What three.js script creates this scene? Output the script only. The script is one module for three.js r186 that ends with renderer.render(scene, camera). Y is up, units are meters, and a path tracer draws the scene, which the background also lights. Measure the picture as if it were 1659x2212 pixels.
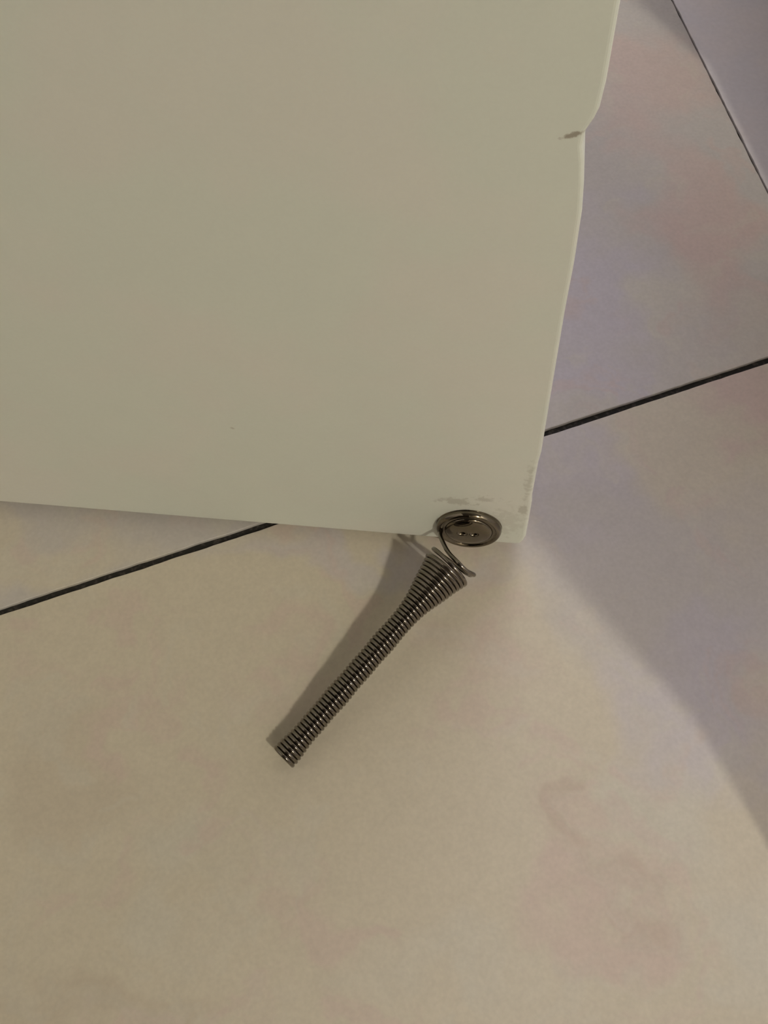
import * as THREE from 'three';
import { Brush, Evaluator, SUBTRACTION } from 'three-bvh-csg';
import { createNoise3D } from 'simplex-noise';
import { RectAreaLightUniformsLib } from 'three/addons/lights/RectAreaLightUniformsLib.js';
RectAreaLightUniformsLib.init();

// ------------------------------------------------------------------ camera
const scene = new THREE.Scene();
const camera = new THREE.PerspectiveCamera(47.72, 1659 / 2212, 0.01, 20);
{
  const P = THREE.MathUtils.degToRad(59.9675), roll = THREE.MathUtils.degToRad(2.399);
  camera.rotation.set(-P, 0, -roll, 'XYZ');
  camera.position.set(0, 0.38, 0.2197);
}
scene.add(camera);
scene.background = new THREE.Color(0x000000);

const renderer = new THREE.WebGLRenderer({ antialias: true });
renderer.toneMapping = THREE.LinearToneMapping;
renderer.toneMappingExposure = 0.415;
renderer.shadowMap.enabled = true;

// ------------------------------------------------------------------ light: one round ceiling lamp up to the right, behind the viewer, out of view; throws the spring's shadow and highlights
const LAMP = new THREE.Vector3(1.25, 2.64, 2.16), LAMP_R = 0.075;
const lampLight = new THREE.PointLight(new THREE.Color().setRGB(1.0, 0.94, 0.77), 28.5);
lampLight.position.copy(LAMP);
lampLight.castShadow = true;
lampLight.shadow.radius = LAMP_R / 0.02;
lampLight.shadow.camera.near = 0.1; lampLight.shadow.camera.far = 6;
lampLight.shadow.mapSize.set(2048, 2048);
scene.add(lampLight);
// unseen frosted window behind the door, placed to cast cooler light on the right-hand floor
const WIN = { x: 0.8, y: 1.45, w: 1.3, h: 1.3 };
const unseenWindowLight = new THREE.RectAreaLight(new THREE.Color().setRGB(0.93, 0.89, 1.04), 7.3, WIN.w, WIN.h);
unseenWindowLight.position.set(WIN.x, WIN.y, -1.30 + 0.03); unseenWindowLight.lookAt(WIN.x, WIN.y, 5);
scene.add(unseenWindowLight);

// ------------------------------------------------------------------ helpers
function rng(seed) { let s = seed >>> 0; return () => { s = (s + 0x6d2b79f5) >>> 0; let t = s; t = Math.imul(t ^ (t >>> 15), t | 1); t ^= t + Math.imul(t ^ (t >>> 7), t | 61); return ((t ^ (t >>> 14)) >>> 0) / 4294967296; }; }
const noiseA = createNoise3D(rng(11)), noiseB = createNoise3D(rng(12)), noiseC = createNoise3D(rng(13));
const fbm = (n, x, y, z, oct) => { let a = 0.5, s = 0, f = 1, t = 0; for (let i = 0; i < oct; i++) { s += a * n(x * f, y * f, z + i * 7.3); t += a; a *= 0.55; f *= 2.07; } return s / t; };
const smooth = (a, b, x) => { const t = Math.min(1, Math.max(0, (x - a) / (b - a))); return t * t * (3 - 2 * t); };
const mix = (a, b, t) => a + (b - a) * t;
function mesh(name, geometry, material, parent) {
  const m = new THREE.Mesh(geometry, material);
  m.name = name; m.castShadow = true; m.receiveShadow = true;
  (parent || scene).add(m);
  return m;
}
function structure(o) { o.userData.kind = 'structure'; return o; }
const toS = (v) => { v = Math.min(1, Math.max(0, v)); return Math.round(255 * (v <= 0.0031308 ? 12.92 * v : 1.055 * Math.pow(v, 1 / 2.4) - 0.055)); };
function colourTexture(w, h, fn) {                       // fn(u, v) -> linear rgb, v up
  const d = new Uint8Array(w * h * 4);
  for (let j = 0; j < h; j++) for (let i = 0; i < w; i++) {
    const c = fn((i + 0.5) / w, (j + 0.5) / h), k = (j * w + i) * 4;
    d[k] = toS(c[0]); d[k + 1] = toS(c[1]); d[k + 2] = toS(c[2]); d[k + 3] = 255;
  }
  const t = new THREE.DataTexture(d, w, h, THREE.RGBAFormat);
  t.colorSpace = THREE.SRGBColorSpace; t.magFilter = THREE.LinearFilter; t.minFilter = THREE.LinearMipmapLinearFilter; t.generateMipmaps = true;
  t.needsUpdate = true;
  return t;
}

// ------------------------------------------------------------------ the room shell
const X0 = -1.5, X1 = 2.0, Z0 = -1.3, Z1 = 2.6, HT = 2.8, TH = 0.1;
const paint = new THREE.MeshStandardMaterial({ color: new THREE.Color().setRGB(0.66, 0.65, 0.67), roughness: 0.9 });
const dullPaint = new THREE.MeshStandardMaterial({ color: new THREE.Color().setRGB(0.3, 0.27, 0.23), roughness: 0.9 });  // for the unseen front wall, dark so the wire mirrors little light
const whitePaint = new THREE.MeshStandardMaterial({ color: new THREE.Color().setRGB(0.82, 0.8, 0.8), roughness: 0.8 });  // pale so unseen surfaces at both sides bounce light onto the floor
const ceilingPaint = new THREE.MeshStandardMaterial({ color: new THREE.Color().setRGB(0.14, 0.125, 0.11), roughness: 0.95 });  // unseen ceiling, kept dark for the reflections in the wire
function slab(name, x0, x1, y0, y1, z0, z1, mat) {
  const m = mesh(name, new THREE.BoxGeometry(x1 - x0, y1 - y0, z1 - z0), mat);
  m.position.set((x0 + x1) / 2, (y0 + y1) / 2, (z0 + z1) / 2);
  return structure(m);
}
slab('wall_left', X0 - TH, X0, -0.02, HT, Z0 - TH, Z1 + TH, whitePaint);
slab('wall_right', X1, X1 + TH, -0.02, HT, Z0 - TH, Z1 + TH, paint);
{
  const s = new THREE.Shape([[X0, -0.02], [X1, -0.02], [X1, HT], [X0, HT]].map((p) => new THREE.Vector2(...p)));
  const hx = WIN.w / 2, hy = WIN.h / 2, hole = new THREE.Path([[-hx, -hy], [-hx, hy], [hx, hy], [hx, -hy]].map((p) => new THREE.Vector2(WIN.x + p[0], WIN.y + p[1])));
  s.holes.push(hole);
  structure(mesh('wall_back', new THREE.ExtrudeGeometry(s, { depth: TH, bevelEnabled: false }), paint)).position.z = Z0 - TH;
  const win = structure(new THREE.Group()); win.name = 'unseen_window_1'; scene.add(win);  // out of view, set behind the door for the cooler light
  win.position.set(WIN.x, WIN.y - hy, Z0 - TH / 2);
  const pane = mesh('pane', new THREE.BoxGeometry(WIN.w, WIN.h, 0.008), new THREE.MeshStandardMaterial({ color: 0xffffff, roughness: 0.8, emissive: new THREE.Color().setRGB(0.96, 0.92, 1.0), emissiveIntensity: 1.5 }), win);
  pane.position.y = hy;
  const f = new THREE.Shape([[-hx, 0], [hx, 0], [hx, 2 * hy], [-hx, 2 * hy]].map((p) => new THREE.Vector2(...p)));
  f.holes.push(new THREE.Path([[-hx + 0.04, 0.04], [-hx + 0.04, 2 * hy - 0.04], [hx - 0.04, 2 * hy - 0.04], [hx - 0.04, 0.04]].map((p) => new THREE.Vector2(...p))));
  mesh('window_frame', new THREE.ExtrudeGeometry(f, { depth: 0.03, bevelEnabled: false }), paint, win).position.z = 0.006;
}
slab('wall_front', X0, X1, -0.02, HT, Z1, Z1 + TH, dullPaint);
slab('ceiling', X0 - TH, X1 + TH, HT, HT + TH, Z0 - TH, Z1 + TH, ceilingPaint);

// unseen blocker just right of the frame, its edge and sloping foot shaped to throw the shade at the top right
const meets = (x, z, px) => { const t = (px - x) / (LAMP.x - x); return [mix(z, LAMP.z, t), LAMP.y * t]; };   // where the ray from a floor point to the lamp crosses the plane x = px
{
  const PX = 0.208, e1 = meets(0.1389, -0.29, PX), e2 = meets(0.1652, -0.2425, PX), f1 = meets(0.1785, -0.158, PX), f2 = meets(0.191, -0.08, PX);
    const prof = [[-0.46, 0.001], [0.06, 0.001], [f2[0] + 0.01, Math.max(0.004, f2[1] - 0.006)], f1, e2, [mix(e2[0], e1[0], 1.4), mix(e2[1], e1[1], 1.4)], [-0.46, mix(e2[1], e1[1], 1.4)]];
  const g = new THREE.ExtrudeGeometry(new THREE.Shape(prof.map((p) => new THREE.Vector2(-p[0], p[1]))), { depth: 0.09, bevelEnabled: false });
  g.rotateY(Math.PI / 2);                               // shape x (= -z) -> world -z, depth -> +x
  const m = structure(mesh('unseen_shade_block', g, whitePaint));
  m.position.set(PX, 0, 0);
}
// thin unseen blocker, nearly edge-on to the lamp; its edge is bowed to shape the shade beside the door
{
  const len = 0.56, foot = [0.14045, 0.16895], toLamp = Math.atan2(LAMP.z - foot[1], LAMP.x - foot[0]);
  const side = [[-0.004, 0.001], [-0.0025, 0.025], [0.0002, 0.05], [0.0044, 0.078], [0.0068, 0.105], [0.0060, 0.13], [0.0036, 0.155], [0.0016, 0.185], [0.001, 0.23], [0.001, 0.9]];
  const s = new THREE.Shape([...side, [0.02, 0.9], [0.02, 0.001]].map((p) => new THREE.Vector2(...p)));
  const edge = new THREE.ExtrudeGeometry(s, { depth: 0.015, bevelEnabled: false });
  edge.rotateY(Math.PI / 2); edge.rotateY(-toLamp);      // shape x across the rays, depth towards the lamp
  const leaf = new THREE.BoxGeometry(len, 0.899, 0.01);
  leaf.translate(len / 2, 0.4505, -0.005);
  leaf.rotateY(-(toLamp - 0.165)); leaf.translate(-0.012 * Math.sin(toLamp) * -1 + 0.012 * Math.cos(toLamp), 0, -0.012 * Math.cos(toLamp) + 0.012 * Math.sin(toLamp));
  const m = structure(new THREE.Group()); m.name = 'unseen_shade_panel'; scene.add(m);
  m.position.set(foot[0], 0, foot[1]);
  mesh('panel', leaf, paint, m); mesh('edge_strip', edge, paint, m);
}

// ------------------------------------------------------------------ floor: marble tiles on a dark joint bed
const floor = structure(new THREE.Group()); floor.name = 'floor'; scene.add(floor);
const bedMat = new THREE.MeshStandardMaterial({ roughness: 1, map: colourTexture(512, 512, (u, v) => { const n = 0.5 + 0.5 * fbm(noiseC, u * 60, v * 60, 3, 3), k = 0.012 + 0.035 * smooth(0.5, 0.85, n); return [k * 1.15, k, k * 0.85]; }) });
bedMat.map.wrapS = bedMat.map.wrapT = THREE.RepeatWrapping;
{
  const g = new THREE.BoxGeometry(X1 - X0, 0.04, Z1 - Z0);
  const p = g.attributes.position, uv = g.attributes.uv;
  for (let i = 0; i < p.count; i++) uv.setXY(i, p.getX(i) / 0.15, p.getZ(i) / 0.15);
  const m = mesh('joint_bed', g, bedMat, floor);
  m.position.set((X0 + X1) / 2, -0.02 - 0.0013, (Z0 + Z1) / 2);
}
const GA = THREE.MathUtils.degToRad(18.288), GU = [Math.cos(GA), -Math.sin(GA)], GV = [-Math.sin(GA), -Math.cos(GA)], G0 = [-0.0447, 0.0033];
const uvOf = (x, z) => [(x - G0[0]) * GU[0] + (z - G0[1]) * GU[1], (x - G0[0]) * GV[0] + (z - G0[1]) * GV[1]];
const xzOf = (u, v) => [G0[0] + u * GU[0] + v * GV[0], G0[1] + u * GU[1] + v * GV[1]];
// cloudy stone: beige, rose, lilac-grey and pale clouds with ragged borders; lilac and grey ones also put cool shade into the floor colour
const BEIGE = [0.535, 0.485, 0.395], ROSE = [0.53, 0.42, 0.385], LILAC = [0.475, 0.445, 0.49], PALE = [0.53, 0.50, 0.43], GREY = [0.48, 0.45, 0.425], BROWN = [0.45, 0.385, 0.31];
const CLOUDS_AND_SHADE = [ // x, z, rx, rz, colour, strength, row (0 the far tile, 1 the near tile)
  [-0.134, 0.012, 0.05, 0.02, BEIGE, 0.9, 0],   [0.132, -0.225, 0.03, 0.03, ROSE, 0.8, 0], [0.153, -0.124, 0.025, 0.05, ROSE, 0.9, 0], [0.142, -0.169, 0.022, 0.035, ROSE, 0.7, 0], [0.095, -0.111, 0.03, 0.045, LILAC, 0.9, 0], [0.079, -0.058, 0.03, 0.03, LILAC, 0.9, 0], [0.131, -0.099, 0.022, 0.02, PALE, 0.5, 0], [0.150, -0.036, 0.025, 0.025, ROSE, 0.8, 1], [0.120, 0.043, 0.06, 0.04, GREY, 0.9, 1], [0.065, -0.002, 0.03, 0.03, LILAC, 0.8, 1], [0.080, 0.022, 0.04, 0.03, GREY, 0.9, 1], [0.112, 0.082, 0.035, 0.03, LILAC, 0.7, 1], [0.068, 0.135, 0.006, 0.018, BROWN, 0.7, 1], [0.055, 0.147, 0.022, 0.014, ROSE, 0.6, 1], [-0.066, 0.129, 0.022, 0.02, PALE, 0.7, 1], [0.105, 0.159, 0.025, 0.02, PALE, 0.8, 1], [-0.091, 0.172, 0.03, 0.012, BROWN, 0.5, 1], [0.026, 0.061, 0.02, 0.02, ROSE, 0.5, 1], [0.095, 0.113, 0.025, 0.025, PALE, 0.8, 1], [0.010, 0.163, 0.03, 0.015, PALE, 0.4, 1], [-0.114, 0.101, 0.025, 0.03, BROWN, 0.35, 1], [-0.102, -0.000, 0.06, 0.012, LILAC, 0.6, 1], [-0.013, 0.016, 0.05, 0.01, LILAC, 0.5, 1]  // last two lilac clouds paint the purplish shade along the door's bottom edge
];
function stone(x, z) {
  const row = uvOf(x, z)[1] > 0 ? 0 : 1;
  const wx = x + 0.035 * fbm(noiseA, x * 14, z * 14, 1 + row * 9, 4), wz = z + 0.035 * fbm(noiseB, x * 14, z * 14, 5 + row * 9, 4);
  const c = row ? BEIGE.slice() : GREY.slice();
  const put = (d, k) => { for (let i = 0; i < 3; i++) c[i] = mix(c[i], d[i], k); };
  for (const [cx, cz, rx, rz, col, s, r] of CLOUDS_AND_SHADE) {
    if (r !== row) continue;
    const d = Math.hypot((wx - cx) / rx, (wz - cz) / rz);
    if (d < 1.3) put(col, s * (1 - smooth(0.35, 1.3, d)));
  }
  put(ROSE, 0.45 * smooth(0.1, 0.55, fbm(noiseC, wx * 22, wz * 22, 2 + row * 4, 4)));
  put(PALE, 0.4 * smooth(0.1, 0.55, fbm(noiseB, wx * 26, wz * 26, 8 + row * 4, 4)));
  const g = 1 + 0.07 * fbm(noiseA, x * 420, z * 420, 4, 3) + 0.035 * fbm(noiseB, x * 110, z * 110, 9, 3);
  return [c[0] * g, c[1] * g, c[2] * g];
}
const SPAN = 0.6, OX = -0.3, OZ = -0.34;
const stoneMap = colourTexture(2048, 2048, (u, v) => stone(OX + u * SPAN, OZ + v * SPAN));
const greyMap = colourTexture(1024, 1024, (u, v) => {
  const x = u * SPAN, z = v * SPAN, n = fbm(noiseA, x * 16, z * 16, 40, 5), g = 1 + 0.05 * fbm(noiseB, x * 300, z * 300, 41, 3);
  const k = smooth(-0.4, 0.5, n);
  return [mix(0.66, 0.70, k) * g, mix(0.63, 0.65, k) * g, mix(0.665, 0.66, k) * g];
});
stoneMap.wrapS = stoneMap.wrapT = greyMap.wrapS = greyMap.wrapT = THREE.RepeatWrapping;
const stoneMat = new THREE.MeshStandardMaterial({ map: stoneMap, roughness: 0.55 });
const greyMat = new THREE.MeshStandardMaterial({ map: greyMap, roughness: 0.55 });

function clip(poly) {                                    // to the room's rectangle
  const planes = [[1, 0, -(X0 + 0.001)], [-1, 0, X1 - 0.001], [0, 1, -(Z0 + 0.001)], [0, -1, Z1 - 0.001]];
  for (const [a, b, c] of planes) {
    const out = [];
    for (let i = 0; i < poly.length; i++) {
      const p = poly[i], q = poly[(i + 1) % poly.length], dp = a * p[0] + b * p[1] + c, dq = a * q[0] + b * q[1] + c;
      if (dp >= 0) out.push(p);
      if ((dp >= 0) !== (dq >= 0)) { const t = dp / (dp - dq); out.push([mix(p[0], q[0], t), mix(p[1], q[1], t)]); }
    }
    poly = out;
    if (poly.length < 3) return null;
  }
  return poly;
}
function tileGeometry(poly, rough, top) {
  const pts = [];
  for (let i = 0; i < poly.length; i++) {                // slightly uneven sawn edges where they are seen close
    const p = poly[i], q = poly[(i + 1) % poly.length], l = Math.hypot(q[0] - p[0], q[1] - p[1]), n = rough ? Math.max(1, Math.round(l / 0.003)) : 1;
    for (let k = 0; k < n; k++) {
      const x = mix(p[0], q[0], k / n), z = mix(p[1], q[1], k / n), w = k ? rough * fbm(noiseC, x * 90, z * 90, 3, 2) : 0;
      pts.push(new THREE.Vector2(x - w * (q[1] - p[1]) / l, -(z + w * (q[0] - p[0]) / l)));
    }
  }
  const b = 0.0003;
  const g = new THREE.ExtrudeGeometry(new THREE.Shape(pts), { depth: 0.009, bevelEnabled: true, bevelThickness: b, bevelSize: b, bevelOffset: -b, bevelSegments: 2 });
  g.rotateX(-Math.PI / 2); g.translate(0, top - 0.009 - b, 0);
  const P = g.attributes.position, uv = g.attributes.uv;
  for (let i = 0; i < P.count; i++) uv.setXY(i, (P.getX(i) - OX) / SPAN, (P.getZ(i) - OZ) / SPAN);
  return g;
}
{
  const J = 0.0014, S = 0.6, seamU = 0.2475, skew = 0.1653;   // half joint; the far row's cross joints run slightly askew
  for (let row = -4; row <= 2; row++) {
    const far = row === 0, v0 = row * S + J, v1 = (row + 1) * S - J, off = row >= 0 ? seamU : seamU + 0.09;
    for (let k = -5; k <= 4; k++) {
      const h = far ? 0.0004 : J, sk = far ? skew : 0, u0 = off + (k - 1) * S + h, u1 = off + k * S - h;
      const poly = clip([[u0 + sk * v0, v0], [u1 + sk * v0, v0], [u1 + sk * v1, v1], [u0 + sk * v1, v1]].map((p) => xzOf(...p)));
      if (!poly) continue;
      const near = (row === 0 || row === -1) && (k === 0 || k === 1);
      mesh('tile', tileGeometry(poly, near ? 0.00025 : 0, far && k === 1 ? 0.0004 : 0), far && k === 1 ? greyMat : stoneMat, floor);
    }
  }
}

// ------------------------------------------------------------------ the white door, seen at its lower free corner
const GAP = 0.006, CORNER = new THREE.Vector3(0.05088, GAP, 0.02004), DA = THREE.MathUtils.degToRad(-8.09);
const E3 = new THREE.Vector3(Math.cos(DA), 0, -Math.sin(DA)), N3 = new THREE.Vector3(Math.sin(DA), 0, Math.cos(DA)), Y3 = new THREE.Vector3(0, 1, 0);
const onDoor = (u, v, z) => CORNER.clone().addScaledVector(E3, u).addScaledVector(Y3, v).addScaledVector(N3, z);
const DOOR_T = 0.036, DS = 0.34;
const smudge = (u, v, cu, cv, ru, rv, seed) => {
  const n = fbm(noiseB, u * 260, v * 260, seed, 4), d = Math.hypot((u - cu) / ru, (v - cv) / rv) + 0.95 * n;
  return 1 - smooth(0.3, 1.0, d);
};
const doorMap = colourTexture(2048, 2048, (s, t) => {     // s 0..1 over the 34 cm left of the free edge, t over the lowest 34 cm
  const u = (s - 1) * DS + 0.002, v = t * DS;
  const w = fbm(noiseA, u * 9, v * 9, 20, 4), g = 1 + 0.012 * fbm(noiseC, u * 500, v * 500, 21, 2) + 0.01 * fbm(noiseB, u * 60, v * 60, 23, 3);
  let c = [mix(0.71, 0.69, smooth(-0.3, 0.3, w)) * g, mix(0.71, 0.72, smooth(-0.3, 0.3, w)) * g, 0.655 * g];
  const dirt = (k, col) => { for (let i = 0; i < 3; i++) c[i] = mix(c[i], col[i], k); };
  const GRIME = [0.33, 0.31, 0.25];
  dirt(0.42 * smudge(u, v, -0.0255, 0.0275, 0.0075, 0.0028, 31), GRIME);
  dirt(0.38 * smudge(u, v, -0.0165, 0.0305, 0.0065, 0.0022, 32), GRIME);
  dirt(0.40 * smudge(u, v, -0.0026, 0.0255, 0.0021, 0.0045, 33), GRIME);
  dirt(0.34 * smudge(u, v, -0.0022, 0.043, 0.0016, 0.013, 34), GRIME);
  dirt(0.2 * smudge(u, v, -0.007, 0.017, 0.006, 0.012, 35), GRIME);
  dirt(0.35 * smudge(u, v, -0.0998, 0.0629, 0.001, 0.0007, 36), [0.25, 0.2, 0.15]);
  // bare brown wood at the chipped spot of the edge: a short slanting streak
  const a = 0.42, x = u + 0.0052, y = v - 0.1917, p = x * Math.cos(a) + y * Math.sin(a), q = -x * Math.sin(a) + y * Math.cos(a);
  const st = Math.hypot(p / 0.0034, q / 0.0008) + 0.5 * fbm(noiseB, u * 700, v * 700, 37, 3);
  dirt(0.75 * (1 - smooth(0.45, 1.1, st)), [0.24, 0.19, 0.14]);
  return c;
});
const doorMat = new THREE.MeshPhysicalMaterial({ map: doorMap, roughness: 0.42 });
{
  const b = 0.0013, W = 0.86, HD = 2.02;
  const right = [[-0.0034, 0], [-0.0016, 0.0006], [-0.0006, 0.003], [0, 0.006], [0, 0.030], [-0.0003, 0.034], [-0.0002, 0.055], [0.0002, 0.061], [0, 0.09], [-0.0002, 0.13], [0, 0.150], [-0.0003, 0.168], [-0.0010, 0.177], [-0.0018, 0.184], [-0.0027, 0.1885], [-0.0026, 0.1925], [-0.0012, 0.196], [-0.0004, 0.199], [0, 0.206], [0, 0.24], [0, HD]];
  const s = new THREE.Shape();
  s.moveTo(-W, 0); for (const [u, v] of right) s.lineTo(u, v); s.lineTo(-W, HD); s.closePath();
  const g = new THREE.ExtrudeGeometry(s, { depth: DOOR_T - 2 * b, bevelEnabled: true, bevelThickness: b, bevelSize: b, bevelOffset: -b, bevelSegments: 4 });
  const P = g.attributes.position, uv = g.attributes.uv;
  for (let i = 0; i < P.count; i++) uv.setXY(i, (P.getX(i) - 0.002) / DS + 1, P.getY(i) / DS);
  g.translate(0, 0, -(DOOR_T - b));
  const m = structure(mesh('door_1', g, doorMat));
  m.position.copy(CORNER); m.rotation.y = DA;
}

// ------------------------------------------------------------------ the sprung spring door stop
const metal = new THREE.MeshStandardMaterial({ color: new THREE.Color().setRGB(0.22, 0.197, 0.165), metalness: 1, roughness: 0.1 });
const capMetal = new THREE.MeshStandardMaterial({ color: new THREE.Color().setRGB(0.18, 0.157, 0.12), metalness: 1, roughness: 0.08 });
{
  const stop = new THREE.Group(); stop.name = 'door_stop'; scene.add(stop);
  stop.userData = { label: 'tarnished coil spring door stop hanging from its round cap on the white door corner', category: 'door stop' };
  const base = onDoor(-0.0208, 0.0107, 0);
  stop.position.copy(base);
  // round stepped cap
  const prof = [[0.0001, -0.0002], [0.0112, -0.0002], [0.0119, 0.0003], [0.0122, 0.0009], [0.0121, 0.0016], [0.0116, 0.0024], [0.0110, 0.0027], [0.0104, 0.0025], [0.0100, 0.0021], [0.0094, 0.0020]];
  const lathe = (pts, n) => { const c = new THREE.SplineCurve(pts.map((p) => new THREE.Vector2(...p))).getPoints(n); const g = new THREE.LatheGeometry(c, 96); g.rotateX(Math.PI / 2); return g; };
  const cap = mesh('base_cap', lathe([...prof, [0.0055, 0.0020], [0.0001, 0.0020]], 90), capMetal, stop);
  cap.rotation.y = DA; cap.scale.set(0.965, 0.965, 1);
  // domed middle with a hollowed slot, a narrow rib left standing across it
  const dome = [[0.0001, 0.0008], [0.0081, 0.0008], [0.0088, 0.0012], [0.0090, 0.0018], [0.0086, 0.0025], [0.0077, 0.0030], [0.0060, 0.0034], [0.0040, 0.0036], [0.0020, 0.0037], [0.0001, 0.0037]];
  const ev = new Evaluator(); ev.attributes = ['position', 'normal']; ev.useGroups = false;
  let head = new Brush(lathe(dome, 60)); head.updateMatrixWorld();
  for (const [w, x] of [[0.0021, -0.0023], [0.0019, 0.0021]]) {
    const c = new Brush(new THREE.SphereGeometry(1, 40, 28)); c.scale.set(w, 0.0016, 0.0013); c.position.set(x, 0.0008, 0.0038); c.updateMatrixWorld();
    head = ev.evaluate(head, c, SUBTRACTION);
  }
  head.geometry.deleteAttribute('uv');
  mesh('dome', head.geometry, capMetal, cap);

  // spring wire: tight coils, one slack turn, then up behind the cap
  const tip = new THREE.Vector3(-0.03692, 0.0049, 0.09589), top = new THREE.Vector3(0.02033, 0.0200, 0.03642);
  const A = top.clone().sub(tip), L = A.length(); A.normalize();
  const toCam = camera.position.clone().sub(tip.clone().lerp(top, 0.6)).normalize();
  const N = toCam.addScaledVector(A, -toCam.dot(A)).normalize();
  const S = A.clone().cross(N).normalize();
  if (S.x < 0) S.negate();                               // towards the lower right of the picture
  const RW = 0.00077, WIRE = 2 * RW * 1.01;
  const radius = (s) => {                                // s metres from the tip
    const wob = 0.00008 * Math.sin(s * 520) + 0.00006 * Math.sin(s * 260 + 1);
    return 0.00345 + 0.00045 * (1 - smooth(0, 0.012, s)) + 0.0046 * Math.pow(Math.max(0, (s - L + 0.021) / 0.021), 1.35) + wob;
  };
  const bow = (s) => 0.0006 * Math.sin(Math.PI * s / L); // slight sag of the axis
  const pts = [], at = (phi, s, r) => tip.clone().addScaledVector(A, s).addScaledVector(N, -bow(Math.min(s, L))).addScaledVector(S, r * Math.cos(phi)).addScaledVector(N, r * Math.sin(phi));
  const STEP = 40;
  let s0 = 0, phi0 = 0;
  for (; s0 < L || phi0 % STEP; phi0++) {                // coils lie wire on wire, also where they widen
    pts.push(at(2 * Math.PI * phi0 / STEP, s0, radius(s0)));
    const slope = (radius(s0 + 0.001) - radius(s0)) / 0.001;
    s0 += WIRE / STEP / Math.hypot(1, slope);
  }
  const r0 = radius(s0);
  const ADV = new THREE.SplineCurve([[-0.25, -0.00045], [0, 0], [0.25, 0.0006], [0.5, 0.0024], [0.75, 0.0046], [1, 0.0042]].map((p) => new THREE.Vector2(...p)));
  const slack = (f) => ADV.getPoint((1 + 4 * f) / 5).y;
  for (let i = 1; i <= STEP; i++) {                      // the slack turn
    const f = i / STEP, phi = 2 * Math.PI * f;
    pts.push(at(phi, s0 + slack(f), r0 - 0.0005 * f));
  }
  const last = pts[pts.length - 1], prev = pts[pts.length - 3];
  const lead = last.clone().add(last.clone().sub(prev).multiplyScalar(1.5));
  const tail = new THREE.CatmullRomCurve3([prev, last, lead, ...[[0.02715, 0.02587, 0.03939], [0.0244, 0.02767, 0.03698], [0.02182, 0.02448, 0.03156], [0.02037, 0.02048, 0.0253], [0.01977, 0.01699, 0.02016], [0.02048, 0.01558, 0.01713]].map((p) => new THREE.Vector3(...p))], false, 'centripetal');
  const tp = tail.getPoints(160);
  for (const p of tp) if (p.distanceTo(last) > 0.0002 && tp.indexOf(p) > 4) pts.push(p);
  // sweep a round section along the points
  const RS = 12, n = pts.length, pos = [], idx = [];
  let nor = N.clone();
  for (let i = 0; i < n; i++) {
    const T = pts[Math.min(n - 1, i + 1)].clone().sub(pts[Math.max(0, i - 1)]).normalize();
    nor.addScaledVector(T, -nor.dot(T)).normalize();
    const bi = T.clone().cross(nor);
    for (let k = 0; k < RS; k++) {
      const a = 2 * Math.PI * k / RS, p = pts[i].clone().addScaledVector(nor, RW * Math.cos(a)).addScaledVector(bi, RW * Math.sin(a)).sub(base);
      pos.push(p.x, p.y, p.z);
    }
  }
  for (let i = 0; i < n - 1; i++) for (let k = 0; k < RS; k++) {
    const a = i * RS + k, b = i * RS + (k + 1) % RS, c = a + RS, d = b + RS;
    idx.push(a, b, c, b, d, c);
  }
  for (const [o, flip] of [[0, false], [(n - 1) * RS, true]]) for (let k = 1; k < RS - 1; k++) flip ? idx.push(o, o + k, o + k + 1) : idx.push(o, o + k + 1, o + k);
  const g = new THREE.BufferGeometry();
  g.setAttribute('position', new THREE.Float32BufferAttribute(pos, 3)); g.setIndex(idx); g.computeVertexNormals();
  mesh('coil_spring', g, metal, stop);
}

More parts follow.
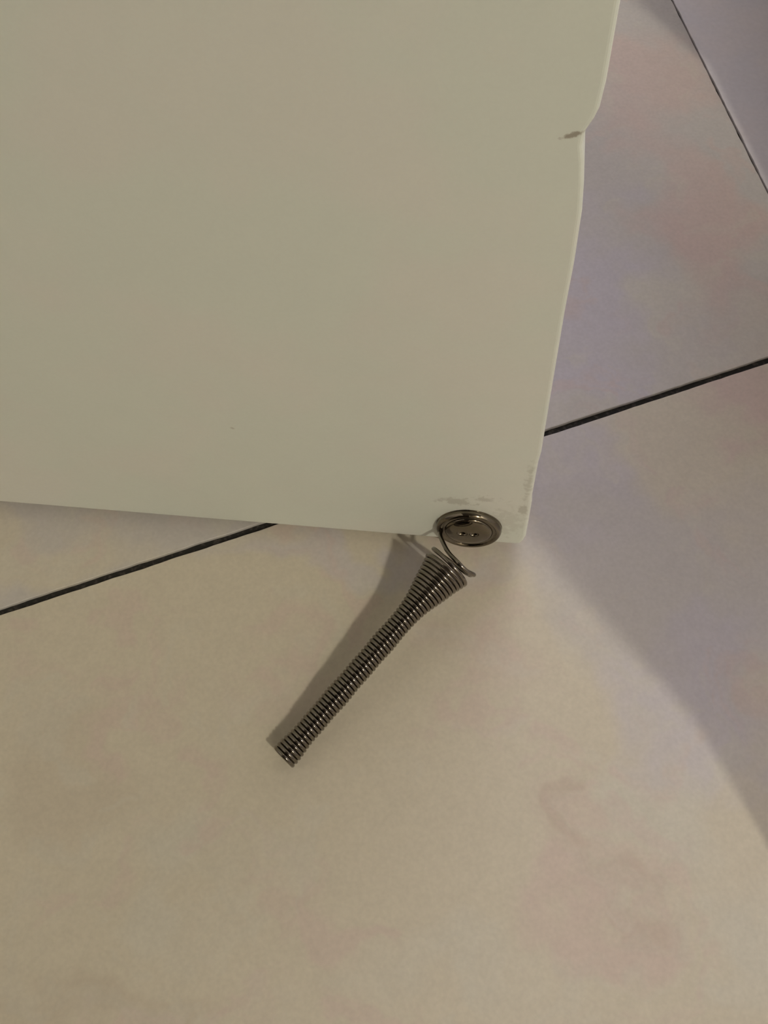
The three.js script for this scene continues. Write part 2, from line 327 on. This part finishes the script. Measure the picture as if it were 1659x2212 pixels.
// ------------------------------------------------------------------ the ceiling lamp that lights it (out of the frame)
{
  const lamp = new THREE.Group(); lamp.name = 'unseen_ceiling_lamp'; scene.add(lamp);
  lamp.position.set(LAMP.x, HT, LAMP.z);
  lamp.userData = { label: 'round frosted globe lamp on the ceiling out of view, lighting the door stop and floor from the right', category: 'lamp' };
  const d = HT - LAMP.y;
  const gm = new THREE.MeshStandardMaterial({ color: 0xffffff, emissive: new THREE.Color().setRGB(1, 0.94, 0.77), emissiveIntensity: 60, roughness: 0.5 });
  const globe = mesh('glass_globe', new THREE.SphereGeometry(LAMP_R + 0.006, 32, 24), gm, lamp); globe.position.y = -d; globe.castShadow = false;
  const fit = mesh('ceiling_rose', new THREE.LatheGeometry([[0.0001, 0], [0.06, 0], [0.06, -0.012], [0.03, -0.03], [0.012, -0.04], [0.012, -d + 0.09], [0.035, -d + 0.08], [0.03, -d + 0.074], [0.0001, -d + 0.09]].map((p) => new THREE.Vector2(...p)), 32), new THREE.MeshStandardMaterial({ color: 0xbbbbbb, metalness: 0.6, roughness: 0.4 }), lamp);
  fit.position.y = 0;
}

// ------------------------------------------------------------------ dark cabinet to the front left (out of the frame; placed to give the wire dark bands to mirror)
{
  const cab = new THREE.Group(); cab.name = 'unseen_cabinet'; scene.add(cab);
  cab.position.set(-0.52, 0.001, 0.95);
  cab.userData = { label: 'dark brown wooden cabinet out of view, placed to darken the reflections in the wire', category: 'unseen_cabinet' };
  const wood = new THREE.MeshStandardMaterial({ roughness: 0.5, map: colourTexture(256, 512, (u, v) => { const k = 0.5 + 0.5 * fbm(noiseA, u * 22, v * 2.2, 61, 4); return [mix(0.028, 0.06, k), mix(0.017, 0.036, k), mix(0.010, 0.02, k)]; }) });
  const bx = (w, h, d, x, y, z) => { const g = new THREE.BoxGeometry(w, h, d); g.translate(x, y, z); return g; };
  const W = 0.85, H = 1.0, D = 0.5;
  mesh('body', bx(W, H - 0.1, D, 0, 0.55, 0), wood, cab);
  mesh('plinth', bx(W - 0.06, 0.1, D - 0.06, 0, 0.05, 0), wood, cab);
  mesh('top_board', bx(W + 0.03, 0.025, D + 0.03, 0, H + 0.0125, 0), wood, cab);
  for (const k of [-1, 1]) {
    const d = mesh('door', bx(W / 2 - 0.008, H - 0.12, 0.018, k * W / 4, 0.555, -D / 2 - 0.009), wood, cab);
    mesh('handle', bx(0.012, 0.12, 0.018, k * 0.05, 0.7, -D / 2 - 0.027), metal, d);
  }
}

renderer.render(scene, camera);
